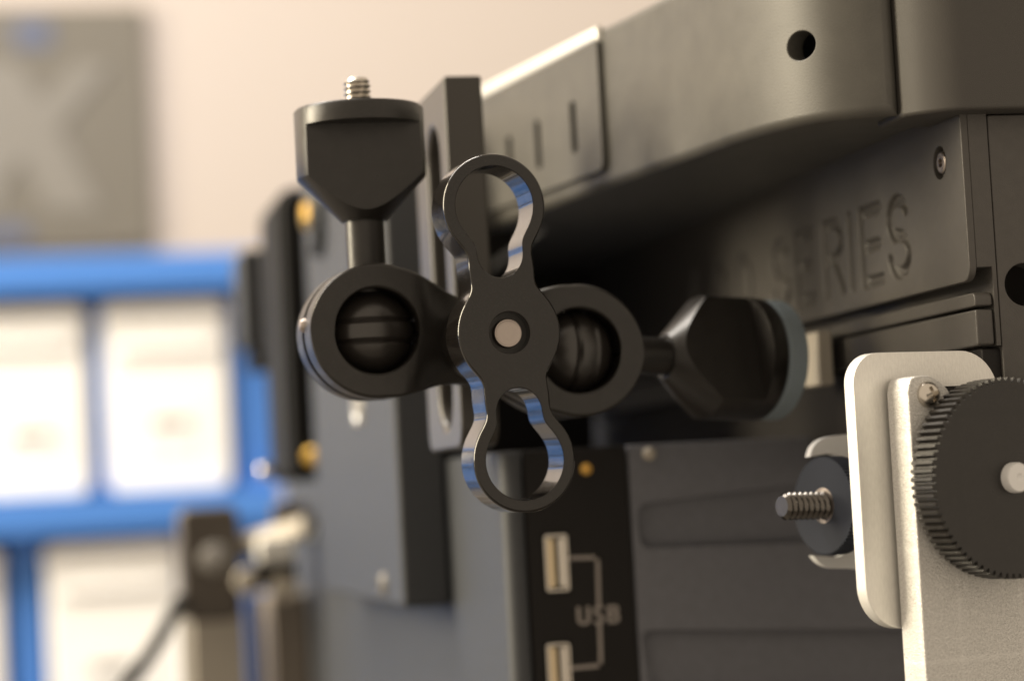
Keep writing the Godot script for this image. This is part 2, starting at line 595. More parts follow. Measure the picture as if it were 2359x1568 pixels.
func storage_box(x: float, low: float, top: float, wide: float, zr: float, row: int, k: int) -> void:
	var order := ["first", "second", "third", "fourth", "fifth"]
	var lab := "white storage box on the rack's upper shelf, %s from the dark display" % order[k] if row == 0 else "white storage box on the rack's lower shelf, %s from the post clamp" % order[k]
	var t := thing("storage_box", lab, "box", Vector3(x + wide / 2, low, zr - 90), "boxes on the upper shelf" if row == 0 else "boxes on the lower shelf")
	var h := top - low
	part("box_body", box(wide, h - 16, 150, 3.0, 8.0), mats["box white"], t, xf(Basis(), Vector3(x + wide / 2, low + (h - 16) / 2, zr - 92)))
	part("lid", box(wide + 3, 22, 154, 4.0, 9.0), mats["box white"], t, xf(Basis(), Vector3(x + wide / 2, top - 14, zr - 92)))
	var rng := RandomNumberGenerator.new()
	rng.seed = 40 + row * 10 + k
	var cx := x + wide * rng.randf_range(0.42, 0.58)
	part("handle_ridge", box(wide * 0.8, 7, 6, 2.0), mats["box white"], t, xf(Basis(), Vector3(x + wide / 2, top - rng.randf_range(28, 38), zr - 15)))
	part("paper_label", box(wide * rng.randf_range(0.35, 0.6), h * rng.randf_range(0.18, 0.32), 1.2, 0.3), mats["label paper"], t, xf(Basis(Vector3(0, 0, 1), rng.randf_range(-0.05, 0.05)), Vector3(cx, low + h * 0.30, zr - 16.6)))
	part("label_print", box(wide * 0.3, 6, 0.8, 0.2), mats["poster letter"], t, xf(Basis(), Vector3(cx, low + h * rng.randf_range(0.28, 0.36), zr - 15.8)))

# ------------------------------------------------------------------ the instrument housing
func fairing_curve() -> Array:
	return smooth_curve([Vector2(189.2, 484.6), Vector2(182, 487.6), Vector2(175.4, 492.2), Vector2(170, 500), Vector2(165.8, 511.3), Vector2(162.5, 526), Vector2(159.3, 545.3), Vector2(155, 571.6), Vector2(150.2, 600.4), Vector2(145.2, 632.8), Vector2(140, 666), Vector2(136.4, 690)], 6)
func path_way(path: Array, px: float, py: float) -> Vector2:
	# (way along the curve, height) where the sight line through a measured point meets it
	var dirh := at(px, py, 1.0)
	var best := 1e9
	var run := 0.0
	var out := Vector2.ZERO
	for i in range(1, path.size()):
		for k in 10:
			var p: Vector2 = (path[i - 1] as Vector2).lerp(path[i], k / 10.0)
			var off := absf(dirh.x * p.y + dirh.z * p.x)
			if off < best:
				best = off
				out = Vector2(run + (path[i - 1] as Vector2).distance_to(p), dirh.y * p.y / -dirh.z)
		run += (path[i] as Vector2).distance_to(path[i - 1])
	return out

func build_housing() -> void:
	var h := thing("instrument_housing", "large dark grey instrument housing with curved visor and engraved side panel", "machine", Vector3(205, -60, -560))
	var flat := Basis(Vector3(1, 0, 0), Vector3(0, 0, 1), Vector3(0, -1, 0))   # local z runs down; plan drawn as (x, z)
	# visor
	var path := fairing_curve()
	var total := 0.0
	for i in range(1, path.size()):
		total += (path[i] as Vector2).distance_to(path[i - 1])
	var ring := PackedVector2Array()
	var cuts0 := []
	var nseg := int(total / 1.6)
	for i in nseg + 1:
		ring.append(Vector2(total * i / nseg, 77.0))
		if i > 0 and i < nseg:
			cuts0.append(total * i / nseg)
	for i in range(nseg, -1, -1):
		ring.append(Vector2(total * i / nseg, 118.0))
	var hw := path_way(path, 1845, 105)
	var slots := []
	var cuts := []
	for q in [[1333, 232, 355], [1252, 275, 392], [1186, 312, 420]]:
		var w := path_way(path, q[0], (q[1] + q[2]) / 2.0)
		var hh := absf(path_way(path, q[0], q[1]).y - path_way(path, q[0], q[2]).y) / 2
		slots.append(rrect(w.x - 1.9, w.y - hh, w.x + 1.9, w.y + hh, 1.6, 5))
		cuts.append(w.x)
	part("visor", bend(plate(ring, [ellipse(hw, 3.9, 3.2, 40)] + slots, -5.0, 0.0, 2.4, 0.3, cuts0), path), mats["painted grey"], h)
	var under := PackedVector2Array()
	for i in range(0, path.size(), 2):
		var tt2: Vector2 = ((path[mini(i + 1, path.size() - 1)] as Vector2) - (path[maxi(i - 1, 0)] as Vector2)).normalized()
		under.append(Vector2(path[i].x + tt2.y * 4.0, -(path[i].y - tt2.x * 4.0)))
	under.append(Vector2(158, -694))
	under.append(Vector2(170, -900))
	under.append(Vector2(232, -900))
	under.append(Vector2(232, -492))
	part("visor_underside", plate(under, [], -80.2, -77.8), mats["painted grey"], h, xf(flat, Vector3.ZERO))
	part("visor_top", plate(under, [], -117.2, -115.2), mats["painted grey"], h, xf(flat, Vector3.ZERO))
	# vent cover on the visor's far part
	var v0 := path_way(path, 1393, 230).x
	var v1 := path_way(path, 1118, 300).x
	var vring := PackedVector2Array([Vector2(v0 + 3.0, 81.2)])
	for i in 30:
		vring.append(Vector2(lerpf(v0 + 3.0, v1, (i + 1) / 30.0), 81.2))
	for i in 31:
		vring.append(Vector2(lerpf(v1, v0, i / 30.0), 114.2))
	vring.append_array([Vector2(v0, 84.2), Vector2(v0 + 0.3, 82.9), Vector2(v0 + 1.1, 81.8), Vector2(v0 + 1.9, 81.35)])
	for i in 29:
		cuts.append(lerpf(v0, v1, (i + 1) / 30.0))
	part("vent_cover", bend(plate(vring, slots, 0.1, 1.6, 0.3, 0.1, cuts), path), mats["painted grey"], h)
	var tring := PackedVector2Array()
	for i in 31:
		tring.append(Vector2(lerpf(v0, v1, i / 30.0), 114.5))
	for i in 31:
		tring.append(Vector2(lerpf(v1, v0, i / 30.0), 118.3))
	part("edge_trim", bend(plate(tring, [], -1.0, 1.5, 1.1), path), mats["aluminium sheet"], h)
	# corner cap above the front plate
	var cc := []
	cc.append_array([Vector2(190.4, -500), Vector2(189.8, -487)])
	cc.append_array(smooth_curve([Vector2(190.2, -484.0), Vector2(193.5, -480.2), Vector2(197, -477.4), Vector2(200.5, -475.9), Vector2(205, -475.5)], 5))
	cc.append_array([Vector2(300, -475.5), Vector2(300, -520), Vector2(232.5, -520), Vector2(232.5, -500)])
	part("corner_cap", plate(to_loop(cc), [], -150.0, -76.2, 1.0), mats["textured paint"], h, xf(flat, Vector3.ZERO))
	# engraved side panel; local x runs towards the viewer, y up, z to the left
	var sb := Basis(Vector3(0, 0, 1), Vector3.UP, Vector3(-1, 0, 0))
	var tz0 := -745.0
	var tz1 := -508.0
	var ty0 := 43.4
	var ty1 := 66.0
	var px := 202.0
	var pan := part("engraved_panel", engraved_panel_mesh(tz0, tz1, ty0, ty1, on_x(2165, 375, px)), mats["panel anodised"], h, xf(sb, Vector3(px, 0, 0)))
	# screw in the panel
	var sp := on_x(2165, 375, px)
	part("socket_screw", lathe([Vector2(0.0, -1.5), Vector2(1.05, -1.5), Vector2(1.05, -0.15), Vector2(2.1, -0.15), Vector2(2.4, -0.4), Vector2(2.4, -1.65)], 40), mats["steel matt"], pan, xf(along_y(Vector3(-1, 0, 0), Vector3.UP), sp))
	# plates below the panel
	part("panel_frame", plate(PackedVector2Array([Vector2(203.75, 77), Vector2(203.75, 43.2), Vector2(207.2, 43.2), Vector2(207.2, 26.2), Vector2(208.2, 26.2), Vector2(208.2, 77)]), [], -400.0, 0.0, 0.15), mats["panel anodised"], h, xf(Basis(), Vector3(0, 0, -481.9)))
	part("side_rail", plate(rrect(-900, 26.4, -482.4, 34.2, 0.7, 4), [], -4.0, 0.0, 0.5), mats["panel anodised"], h, xf(sb, Vector3(203.0, 0, 0)))
	part("side_rail", plate(rrect(-900, 34.9, -482.4, 37.9, [0.5, 0.5, 1.6, 0.5], 4), [], -4.0, 0.0, 0.4), mats["panel anodised"], h, xf(sb, Vector3(203.0, 0, 0)))
	part("lower_side_plate", plate(rrect(-900, 2.0, -483.2, 25.8, 0.6, 2), [], -6.0, 0.0, 0.4), mats["black panel"], h, xf(sb, Vector3(204.2, 0, 0)))
	part("inner_frame", box(18, 130, 380, 0.5), mats["panel anodised"], h, xf(Basis(), Vector3(229, 72, -700)))
	# front plate with its hole
	var hp := on_z(2362, 655, -481.9)
	part("front_plate", plate(rrect(208.4, -60, 300, 76.0, 0.5, 2), [circle(Vector2(hp.x, hp.y), 4.6)], -6.0, 0.0, 0.35, 0.3, [hp.x]), mats["panel anodised"], h, xf(Basis(), Vector3(0, 0, -481.9)))
	# panel closing the space behind the arm
	part("rear_panel", box(76, 190, 6, 0.5), mats["black panel"], h, xf(Basis(), Vector3(164, 20, -830)))
	# pale block that the right mounting head is screwed to
	var mp := at(1906, 822, 592.0)
	part("mounting_block", box(3.8, 13.4, 12, 0.5), mats["post beige"], h, xf(Basis(), mp + Vector3(1.0, 0, -10)))
	part("mounting_arm", box(14, 8.0, 4, 0.5), mats["black panel"], h, xf(Basis(), mp + Vector3(8, 0, -12)))

func stroke_letters() -> Dictionary:
	# strokes in a cell 1 wide, 1 high
	var L := {}
	var s := []
	for i in 13:
		var a := PI * 0.12 + (PI * 1.38) * i / 12.0
		s.append(Vector2(0.5 + 0.46 * cos(a), 0.745 + 0.255 * sin(a)))
	s[12] = Vector2(0.42, 0.53)
	for i in 13:
		var a := PI * 0.42 - (PI * 1.36) * i / 12.0
		s.append(Vector2(0.5 + 0.48 * cos(a), 0.26 + 0.26 * sin(a)))
	L["S"] = [s]
	L["E"] = [[Vector2(1, 1), Vector2(0, 1), Vector2(0, 0), Vector2(1, 0)], [Vector2(0, 0.5), Vector2(0.9, 0.5)]]
	L["I"] = [[Vector2(0.5, 0), Vector2(0.5, 1)]]
	var rb := [Vector2(0, 0), Vector2(0, 1), Vector2(0.55, 1)]
	for i in 9:
		var a := PI / 2 - PI * i / 8.0
		rb.append(Vector2(0.6 + 0.38 * cos(a), 0.74 + 0.26 * sin(a)))
	rb.append(Vector2(0, 0.48))
	L["R"] = [rb, [Vector2(0.5, 0.48), Vector2(1, 0)]]
	var z := []
	for i in 25:
		var a := TAU * i / 24.0
		z.append(Vector2(0.5 + 0.5 * cos(a), 0.5 + 0.5 * sin(a)))
	L["0"] = [z]
	L["4"] = [[Vector2(0.75, 0), Vector2(0.75, 1), Vector2(0, 0.3), Vector2(1, 0.3)]]
	return L

func engraved_panel_mesh(tz0: float, tz1: float, ty0: float, ty1: float, screw: Vector3) -> ArrayMesh:
	var st := begin()
	plate_into(st, rrect(-900, 40.4, -481.7, 78.0, [0.5, 3.5, 0.5, 0.5], 6), [PackedVector2Array([Vector2(tz0, ty0), Vector2(tz1, ty0), Vector2(tz1, ty1), Vector2(tz0, ty1)]), circle(Vector2(screw.z, screw.y), 3.7, 40)], -1.7, 0.0, 0.3, 0.0, [-700.0, screw.z])
	# strokes in panel space
	var segs := []
	var L := stroke_letters()
	var word := "400SERIES"
	var centres := [1592, 1655, 1711, 1797, 1853, 1920, 1961, 2009, 2073]
	for i in word.length():
		var c := on_x(centres[i], 600, 202.0).z
		var w := 12.5
		for s in L[word[i]]:
			for k in range(s.size() - 1):
				var a := Vector2(c + (s[k].x - 0.5) * w, 45.9 + s[k].y * 17.0)
				var b := Vector2(c + (s[k + 1].x - 0.5) * w, 45.9 + s[k + 1].y * 17.0)
				segs.append([a, b])
	var step := 0.24
	var nx := int((tz1 - tz0) / step)
	var ny := int((ty1 - ty0) / step)
	var hmap := PackedFloat32Array()
	hmap.resize((nx + 1) * (ny + 1))
	hmap.fill(1.0)
	var half := 1.55
	for s in segs:
		var i0 := maxi(1, int((minf(s[0].x, s[1].x) - half - tz0) / step))
		var i1 := mini(nx - 1, int((maxf(s[0].x, s[1].x) + half - tz0) / step) + 1)
		var j0 := maxi(1, int((minf(s[0].y, s[1].y) - half - ty0) / step))
		var j1 := mini(ny - 1, int((maxf(s[0].y, s[1].y) + half - ty0) / step) + 1)
		for i in range(i0, i1 + 1):
			for j in range(j0, j1 + 1):
				var p := Vector2(tz0 + i * step, ty0 + j * step)
				var q := Geometry2D.get_closest_point_to_segment(p, s[0], s[1])
				var dd := p.distance_to(q) / half
				if dd < 1.0:
					hmap[i * (ny + 1) + j] = minf(hmap[i * (ny + 1) + j], dd)
	for i in hmap.size():                       # two channels with a low ridge between them
		var dd := hmap[i]
		hmap[i] = -1.35 * (0.5 + 0.5 * sin(PI * dd) if dd < 0.5 else sin(PI * dd)) if dd < 1.0 else 0.0
	var at_ := func(i: int, j: int) -> Vector3:
		return Vector3(tz0 + (tz1 - tz0) * i / nx, ty0 + (ty1 - ty0) * j / ny, hmap[i * (ny + 1) + j])
	var nor := func(i: int, j: int) -> Vector3:
		var dx := hmap[mini(i + 1, nx) * (ny + 1) + j] - hmap[maxi(i - 1, 0) * (ny + 1) + j]
		var dy := hmap[i * (ny + 1) + mini(j + 1, ny)] - hmap[i * (ny + 1) + maxi(j - 1, 0)]
		return Vector3(-dx / (2 * step), -dy / (2 * step), 1).normalized()
	for i in nx:
		for j in ny:
			quad(st, at_.call(i, j), at_.call(i + 1, j), at_.call(i + 1, j + 1), at_.call(i, j + 1), nor.call(i, j), nor.call(i + 1, j), nor.call(i + 1, j + 1), nor.call(i, j + 1))
	return st.commit()

# ------------------------------------------------------------------ unit with the sockets, below the housing
func build_lower_unit() -> void:
	var t := thing("connector_unit", "dark connector box with two upright sockets and a printed bracket below the arm", "electronics box", Vector3(170, -110, -700))
	var flat := Basis(Vector3(1, 0, 0), Vector3(0, 0, 1), Vector3(0, -1, 0))
	var zf := -600.0
	# side shell (lit grey) with rounded front corner, then the black socket panel
	var shell := to_loop([Vector2(127, -602.5), Vector2(126.5, -599.8)] + smooth_curve([Vector2(125.5, -599.6), Vector2(123.2, -600.2), Vector2(121.6, -601.8), Vector2(121, -604.5)], 4) + [Vector2(121, -1090), Vector2(127, -1090)])
	part("side_shell", plate(shell, [], -11.0, 110.0, 0.5), mats["mid grey panel"], t, xf(flat, Vector3.ZERO))
	# sockets
	var ports := []
	var holes := []
	var cuts := []
	for py in [[1282, 1296], [1288, 1547]]:
		var c := on_z(py[0], py[1], zf)
		ports.append(c)
		holes.append(rrect(c.x - 3.3, c.y - 7.6, c.x + 3.3, c.y + 7.6, 0.8, 4))
		cuts.append(c.x)
	var xr := on_z(1452, 1200, zf).x
	part("socket_panel", plate(rrect(127.2, -110, xr, 11.0, 0.3, 2), holes, -3.0, 0.0, 0.3, 0.2, cuts), mats["black panel"], t, xf(Basis(), Vector3(0, 0, zf)))
	for c in ports:
		var s := part("socket", plate(rrect(-3.1, -7.3, 3.1, 7.3, 0.9, 5), [rrect(-2.45, -6.6, 2.45, 6.6, 0.6, 4)], -12.0, 0.5, 0.2, 0.15, [0.0]), mats["steel"], t, xf(Basis(), c))
		part("contact_tongue", box(1.9, 12.6, 11, 0.3), mats["steel"], s, xf(Basis(), c + Vector3(1.5, 0, -5.4)))
		part("spring_contact", box(2.1, 12.6, 11, 0.3), mats["pale brass"], s, xf(Basis(), c + Vector3(-1.35, 0, -5.6)))
	# printed bracket and letters
	var pr := func(x0: float, y0: float, x1: float, y1: float) -> void:
		var a := on_z(x0, y0, zf)
		var b := on_z(x1, y1, zf)
		var q := b - a
		var len := q.length()
		var bb := Basis(Vector3(0, 0, 1), atan2(q.y, q.x))
		part("printed_line", box(len + 1.0, 1.0, 0.12, 0.0), mats["print"], t, xf(bb, (a + b) / 2 + Vector3(0, 0, 0.08)))
	pr.call(1316, 1285, 1376, 1283)
	pr.call(1376, 1283, 1379, 1392)
	pr.call(1381, 1440, 1384, 1532)
	pr.call(1384, 1532, 1320, 1538)
	var txt := TextMesh.new()
	txt.text = "USB"
	var f := SystemFont.new()
	f.font_names = PackedStringArray(["Droid Sans"])
	f.font_weight = 700
	txt.font = f
	txt.font_size = 64
	txt.pixel_size = 0.000058
	txt.depth = 0.00012
	part("printed_letters", txt, mats["print"], t, xf(Basis(), on_z(1377, 1417, zf) + Vector3(0, 0, 0.1)))
	# panel with long slots
	var sl := []
	var sc := []
	for q in [[[1468, 1162], [2160, 1075], [2160, 1235], [1476, 1262]], [[1478, 1452], [2160, 1449], [2160, 1600], [1500, 1590]]]:
		var raw := PackedVector2Array()
		for c in q:
			var w := on_z(c[0], c[1], zf)
			raw.append(Vector2(w.x, w.y))
		var rl := round_corners(ccw(raw), 3.2)
		sl.append(rl)
		sc.append((raw[0].x + raw[1].x) / 2)
	part("slotted_panel", plate(rrect(xr + 0.4, -110, 262, 11.0, 0.3, 2), sl, -3.0, 0.0, 0.3, 0.5, [sc[0]]), mats["dark grey panel"], t, xf(Basis(), Vector3(0, 0, zf)))
	part("inner_case", box(134, 120, 290, 0.5), mats["dark grey panel"], t, xf(Basis(), Vector3(195, -49.5, -749)))
	# small fasteners seen past the arm
	part("brass_screw", lathe([Vector2(0, -4), Vector2(1.5, -4), Vector2(1.5, 0.8), Vector2(0.9, 1.2), Vector2(0, 1.3)], 24), mats["dull brass"], t, xf(along_y(Vector3(-0.2, 0, 1), Vector3.UP), on_z(1350, 1080, zf + 1)))
	part("steel_screw", lathe([Vector2(0, -4), Vector2(1.7, -4), Vector2(1.7, 0.8), Vector2(1.0, 1.4), Vector2(0, 1.6)], 24), mats["post beige"], t, xf(along_y(Vector3(-0.3, 0, 1), Vector3.UP), on_z(1495, 1045, zf + 1)))

func round_corners(l: PackedVector2Array, r: float) -> PackedVector2Array:
	var out := PackedVector2Array()
	var n := l.size()
	for i in n:
		var p := l[i]
		var a := p + (l[(i + n - 1) % n] - p).normalized() * r
		var b := p + (l[(i + 1) % n] - p).normalized() * r
		for k in 6:
			var t := k / 5.0
			out.append(a.lerp(p, t).lerp(p.lerp(b, t), t))
	return out

# ------------------------------------------------------------------ upright, side plate and display on the left
func build_left_side() -> void:
	var sb := Basis(Vector3(0, 0, 1), Vector3.UP, Vector3(-1, 0, 0))     # local x to the viewer, z to the left
	# slotted upright
	var xa := 106.0
	var za0 := on_x(1037, 500, xa).z
	var za1 := on_x(962, 500, xa).z
	var zs0 := on_x(1019, 500, xa).z
	var zs1 := on_x(988, 500, xa).z
	var t := thing("slotted_upright", "upright metal bar with a long rounded slot behind the wing knob", "bracket", Vector3(110, 13, (za0 + za1) / 2))
	var ytop := on_z(1070, 174, za0).y
	var ylow := on_z(1060, 1030, za0).y
	var slot := rrect(zs1, ylow + 5.0, zs0, ytop - 10.0, (zs0 - zs1) * 0.5 - 0.01, 10)
	part("bar", plate(rrect(za1, ylow, za0, ytop, [4, 6, 0.6, 3], 6), [slot], -9.5, 0.0, 0.8, 1.5, [(zs0 + zs1) / 2]), mats["upright dark"], t, xf(sb, Vector3(xa, 0, 0)))
	# side plate
	var xb := 106.5
	var zb0 := on_x(908, 1000, xb).z
	var zb1 := on_x(722, 1000, xb).z
	var t2 := thing("side_plate", "thick grey side plate with corner screw fixed to the connector box", "plate", Vector3(113, -28, (zb0 + zb1) / 2))
	var yb := on_x(900, 1394, xb).y
	var s3 := on_x(828, 958, xb) + Vector3(0, 3, 0)
	part("plate_body", plate(rrect(zb1, yb, zb0, 109, 2.0, 4), [circle(Vector2(s3.z, s3.y), 4.3, 32)], -14.3, 0.0, 1.6, 0.2, [s3.z]), mats["mid grey panel"], t2, xf(sb, Vector3(xb, 0, 0)))
	var s1 := on_x(886, 1345, xb)
	part("corner_screw", lathe([Vector2(0, 0), Vector2(3.6, 0), Vector2(3.6, 0.3), Vector2(2.6, 1.6), Vector2(1.4, 1.8), Vector2(1.4, 0.6), Vector2(0, 0.6)], 32), mats["clamp screw grey"], t2, xf(along_y(Vector3(-1, 0, 0), Vector3.UP), s1))
	var s2 := on_x(726, 1240, xb)
	part("cap_screw", lathe([Vector2(0, 0), Vector2(3.0, 0), Vector2(3.0, 1.0), Vector2(2.0, 2.0), Vector2(0, 2.2)], 32), mats["mid grey panel"], t2, xf(along_y(Vector3(-1, 0, 0), Vector3.UP), s2))
	part("eye_hole_rim", lathe([Vector2(4.0, -0.2), Vector2(4.6, 1.2), Vector2(5.6, 1.4), Vector2(6.2, 0.0)], 40), mats["aluminium sheet"], t2, xf(along_y(Vector3(-1, 0, 0), Vector3.UP), s3))
	var s4 := on_x(735, 497, xb)
	var boss := part("boss", lathe([Vector2(0, -2), Vector2(14, -2), Vector2(14, 3.0), Vector2(13, 4.0), Vector2(0, 4.0)], 48), mats["mid grey panel"], t2, xf(along_y(Vector3(-1, 0, 0), Vector3.UP), s4))
	part("brass_insert", lathe([Vector2(0, 0), Vector2(5, 0), Vector2(5, 5), Vector2(3.6, 6), Vector2(0, 6)], 32), mats["brass"], boss, xf(along_y(Vector3(-1, 0, 0), Vector3.UP), s4))
	# dark display seen nearly edge on
	var zd := -898.0
	var p0 := on_z(640, 432, zd)
	var p1 := on_z(640, 1102, zd)
	var t3 := thing("dark_display", "black display with rounded corners seen edge on beyond the side plate", "display", Vector3(p0.x + 30, p1.y, zd - 30))
	part("display_body", plate(rrect(p0.x, p1.y, p0.x + 12, p0.y, [3, 2.6, 2.6, 8], 10), [], -66.0, 0.0, 2.2), mats["black rubber"], t3, xf(Basis(), Vector3(0, 0, zd)))
	part("display_rim", plate(rrect(p0.x - 1.2, p1.y - 1.2, p0.x + 11, p0.y + 1.2, [4, 1.2, 1.2, 9], 10), [], -62.0, -8.0, 1.0), mats["black rubber"], t3, xf(Basis(), Vector3(0, 0, zd)))
	part("brass_stud", lathe([Vector2(0, 0), Vector2(3.4, 0), Vector2(3.4, 3), Vector2(2.2, 4.4), Vector2(0, 4.8)], 28), mats["brass"], t3, xf(along_y(Vector3(-0.4, 0, 1), Vector3.UP), on_z(722, 1052, zd + 0.5)))
	part("chrome_foot", lathe([Vector2(0, -3), Vector2(3.0, -2), Vector2(3.6, 0), Vector2(3.0, 2), Vector2(0, 3)], 28), mats["steel"], t3, xf(Basis(), on_z(612, 1085, zd - 20)))
	var q0 := on_z(548, 572, -985)
	var q1 := on_z(604, 852, -985)
	var t4 := thing("grey_side_block", "small grey block with a black base beside the dark display", "block", Vector3((q0.x + q1.x) / 2, q1.y, -1000))
	part("block_body", box(q1.x - q0.x + 8, (q0.y - q1.y) * 0.82, 30, 1.5, 4.0), mats["mid grey panel"], t4, xf(Basis(), Vector3((q0.x + q1.x) / 2 + 4, q0.y - (q0.y - q1.y) * 0.41, -1000)))
	part("block_base", box(q1.x - q0.x + 2, (q0.y - q1.y) * 0.17, 26, 1.5), mats["black rubber"], t4, xf(Basis(), Vector3((q0.x + q1.x) / 2 + 5, q1.y + (q0.y - q1.y) * 0.09, -1000)))

# ------------------------------------------------------------------ things standing on the bench, far and soft
func build_bench_things() -> void:
	var dep := 1000.0
	var c0 := at(405, 1170, dep)
	var c1 := at(555, 1424, dep)
	var mid := (c0 + c1) / 2
	var t := thing("post_clamp", "brown grey clamp head with round screw and metal rod on a beige post", "clamp", Vector3(mid.x, at(490, 1700, dep).y, mid.z))
	var w := c1.x - c0.x
	var h := c0.y - c1.y
	var head := part("clamp_head", box(w, h, 22, 2.0, 5.0), mats["clamp grey"], t, xf(Basis(), mid))
	part("round_screw", lathe([Vector2(0, 0), Vector2(6.5, 0), Vector2(6.3, 2.0), Vector2(4.8, 3.0), Vector2(0, 3.4)], 36), mats["clamp screw grey"], head, xf(along_y(Vector3(-0.1, 0.1, 1), Vector3.UP), at(495, 1287, dep - 11)))
	part("rod", tube([at(540, 1262, dep + 6), at(712, 1212, dep - 20)], 4.6, 20), mats["post beige"], t)
	part("rod_block", box(15, 10, 14, 1.2), mats["aluminium sheet"], t, xf(Basis(), at(632, 1266, dep - 18)))
	part("dark_block", box(17, 13, 14, 1.0), mats["black panel"], t, xf(Basis(), at(632, 1318, dep - 12)))
	for q in [[572, 1338], [652, 1352]]:
		part("knurled_nut", lathe([Vector2(0, -4), Vector2(5.2, -4), Vector2(5.6, -3), Vector2(5.6, 3), Vector2(5.2, 4), Vector2(0, 4)], 24), mats["post beige"], t, xf(along_y(Vector3(0, 0, 1), Vector3.UP), at(q[0], q[1], dep - 16)))
	part("upper_block", box(13, 9, 14, 1.0), mats["clamp grey"], t, xf(Basis(), at(664, 1182, dep - 4)))
	var pp := at(502, 1490, dep + 20)
	part("post", plate(rrect(-11.5, -60, 11.5, 16, 1.0, 3), [], -20, 0, 0.8), mats["post beige"], t, xf(Basis(), pp))
	part("post_edge", box(4.5, 76, 12, 0.8), mats["white plastic"], t, xf(Basis(), pp + Vector3(-14.2, -22, -12)))
	# cable
	var cp := []
	for q in [[418, 1380, 985], [395, 1418, 980], [372, 1462, 975], [340, 1512, 970], [300, 1566, 965], [250, 1630, 960], [190, 1720, 955]]:
		cp.append(at(q[0], q[1], q[2]))
	var cable := thing("black_cable", "black cable hanging from the clamp in front of the white boxes", "cable", at(190, 1720, 955))
	part("cable_sheath", tube(smooth_curve(cp, 6), 3.0), mats["black rubber"], cable)
	# dark blue panel and brown pillar beyond
	var bl := thing("dark_blue_panel", "narrow dark blue panel standing beside the connector box", "panel", at(602, 1720, 1080))
	part("panel_board", box(13, 75, 30, 1.0), mats["dark blue"], bl, xf(Basis(), at(602, 1560, 1080)))
	var br := thing("brown_pillar", "brown grey square pillar between blue panel and connector box", "pillar", at(670, 1720, 1040))
	part("pillar_body", box(16, 75, 40, 1.0), mats["pillar brown"], br, xf(Basis(), at(660, 1565, 1040)))

# ------------------------------------------------------------------ the articulated arm
func half_width(y: float, circles: Array, k: float) -> float:
	var f := func(x: float) -> float:
		var s := 0.0
		for c in circles:
			var dd: float = Vector2(x, y - c[0]).length() - c[1]
			s += exp(-dd / k)
		return -k * log(s)
	var lo := 0.0
	var hi := 40.0
	if f.call(0.0) > 0.0:
		return 0.0
	for i in 40:
		var m := (lo + hi) / 2
		if f.call(m) < 0.0:
			lo = m
		else:
			hi = m
	return lo
func symmetric_loop(y0: float, y1: float, circles: Array, k: float, n: int) -> PackedVector2Array:
	# outline of softly joined circles on the y axis, single-valued in y; ends found by bisection
	var ends := []
	for e in [[y0, -1.0], [y1, 1.0]]:
		var inside: float = e[0]
		var outside: float = e[0] + e[1] * 12.0
		for i in 40:
			var m := (inside + outside) / 2
			if half_width(m, circles, k) > 0.0:
				inside = m
			else:
				outside = m
		ends.append(inside)
	var right := []
	var left := []
	for i in range(0, n + 1):
		var t := 0.5 - 0.5 * cos(PI * i / n)
		var y := lerpf(ends[0], ends[1], t)
		var w := half_width(y, circles, k) if i > 0 and i < n else 0.0
		right.append(Vector2(w, y))
		if i > 0 and i < n:
			left.push_front(Vector2(-w, y))
	return resample(PackedVector2Array(right + left), 0.55)
func resample(l: PackedVector2Array, step: float) -> PackedVector2Array:
	var n := l.size()
	var total := 0.0
	for i in n:
		total += l[i].distance_to(l[(i + 1) % n])
	var count := int(total / step)
	var out := PackedVector2Array()
	var acc := 0.0
	var want := 0.0
	for i in n:
		var a := l[i]
		var b := l[(i + 1) % n]
		var dl := a.distance_to(b)
		while want <= acc + dl and out.size() < count:
			out.append(a.lerp(b, (want - acc) / maxf(dl, 1e-6)))
			want += total / count
		acc += dl
	return out

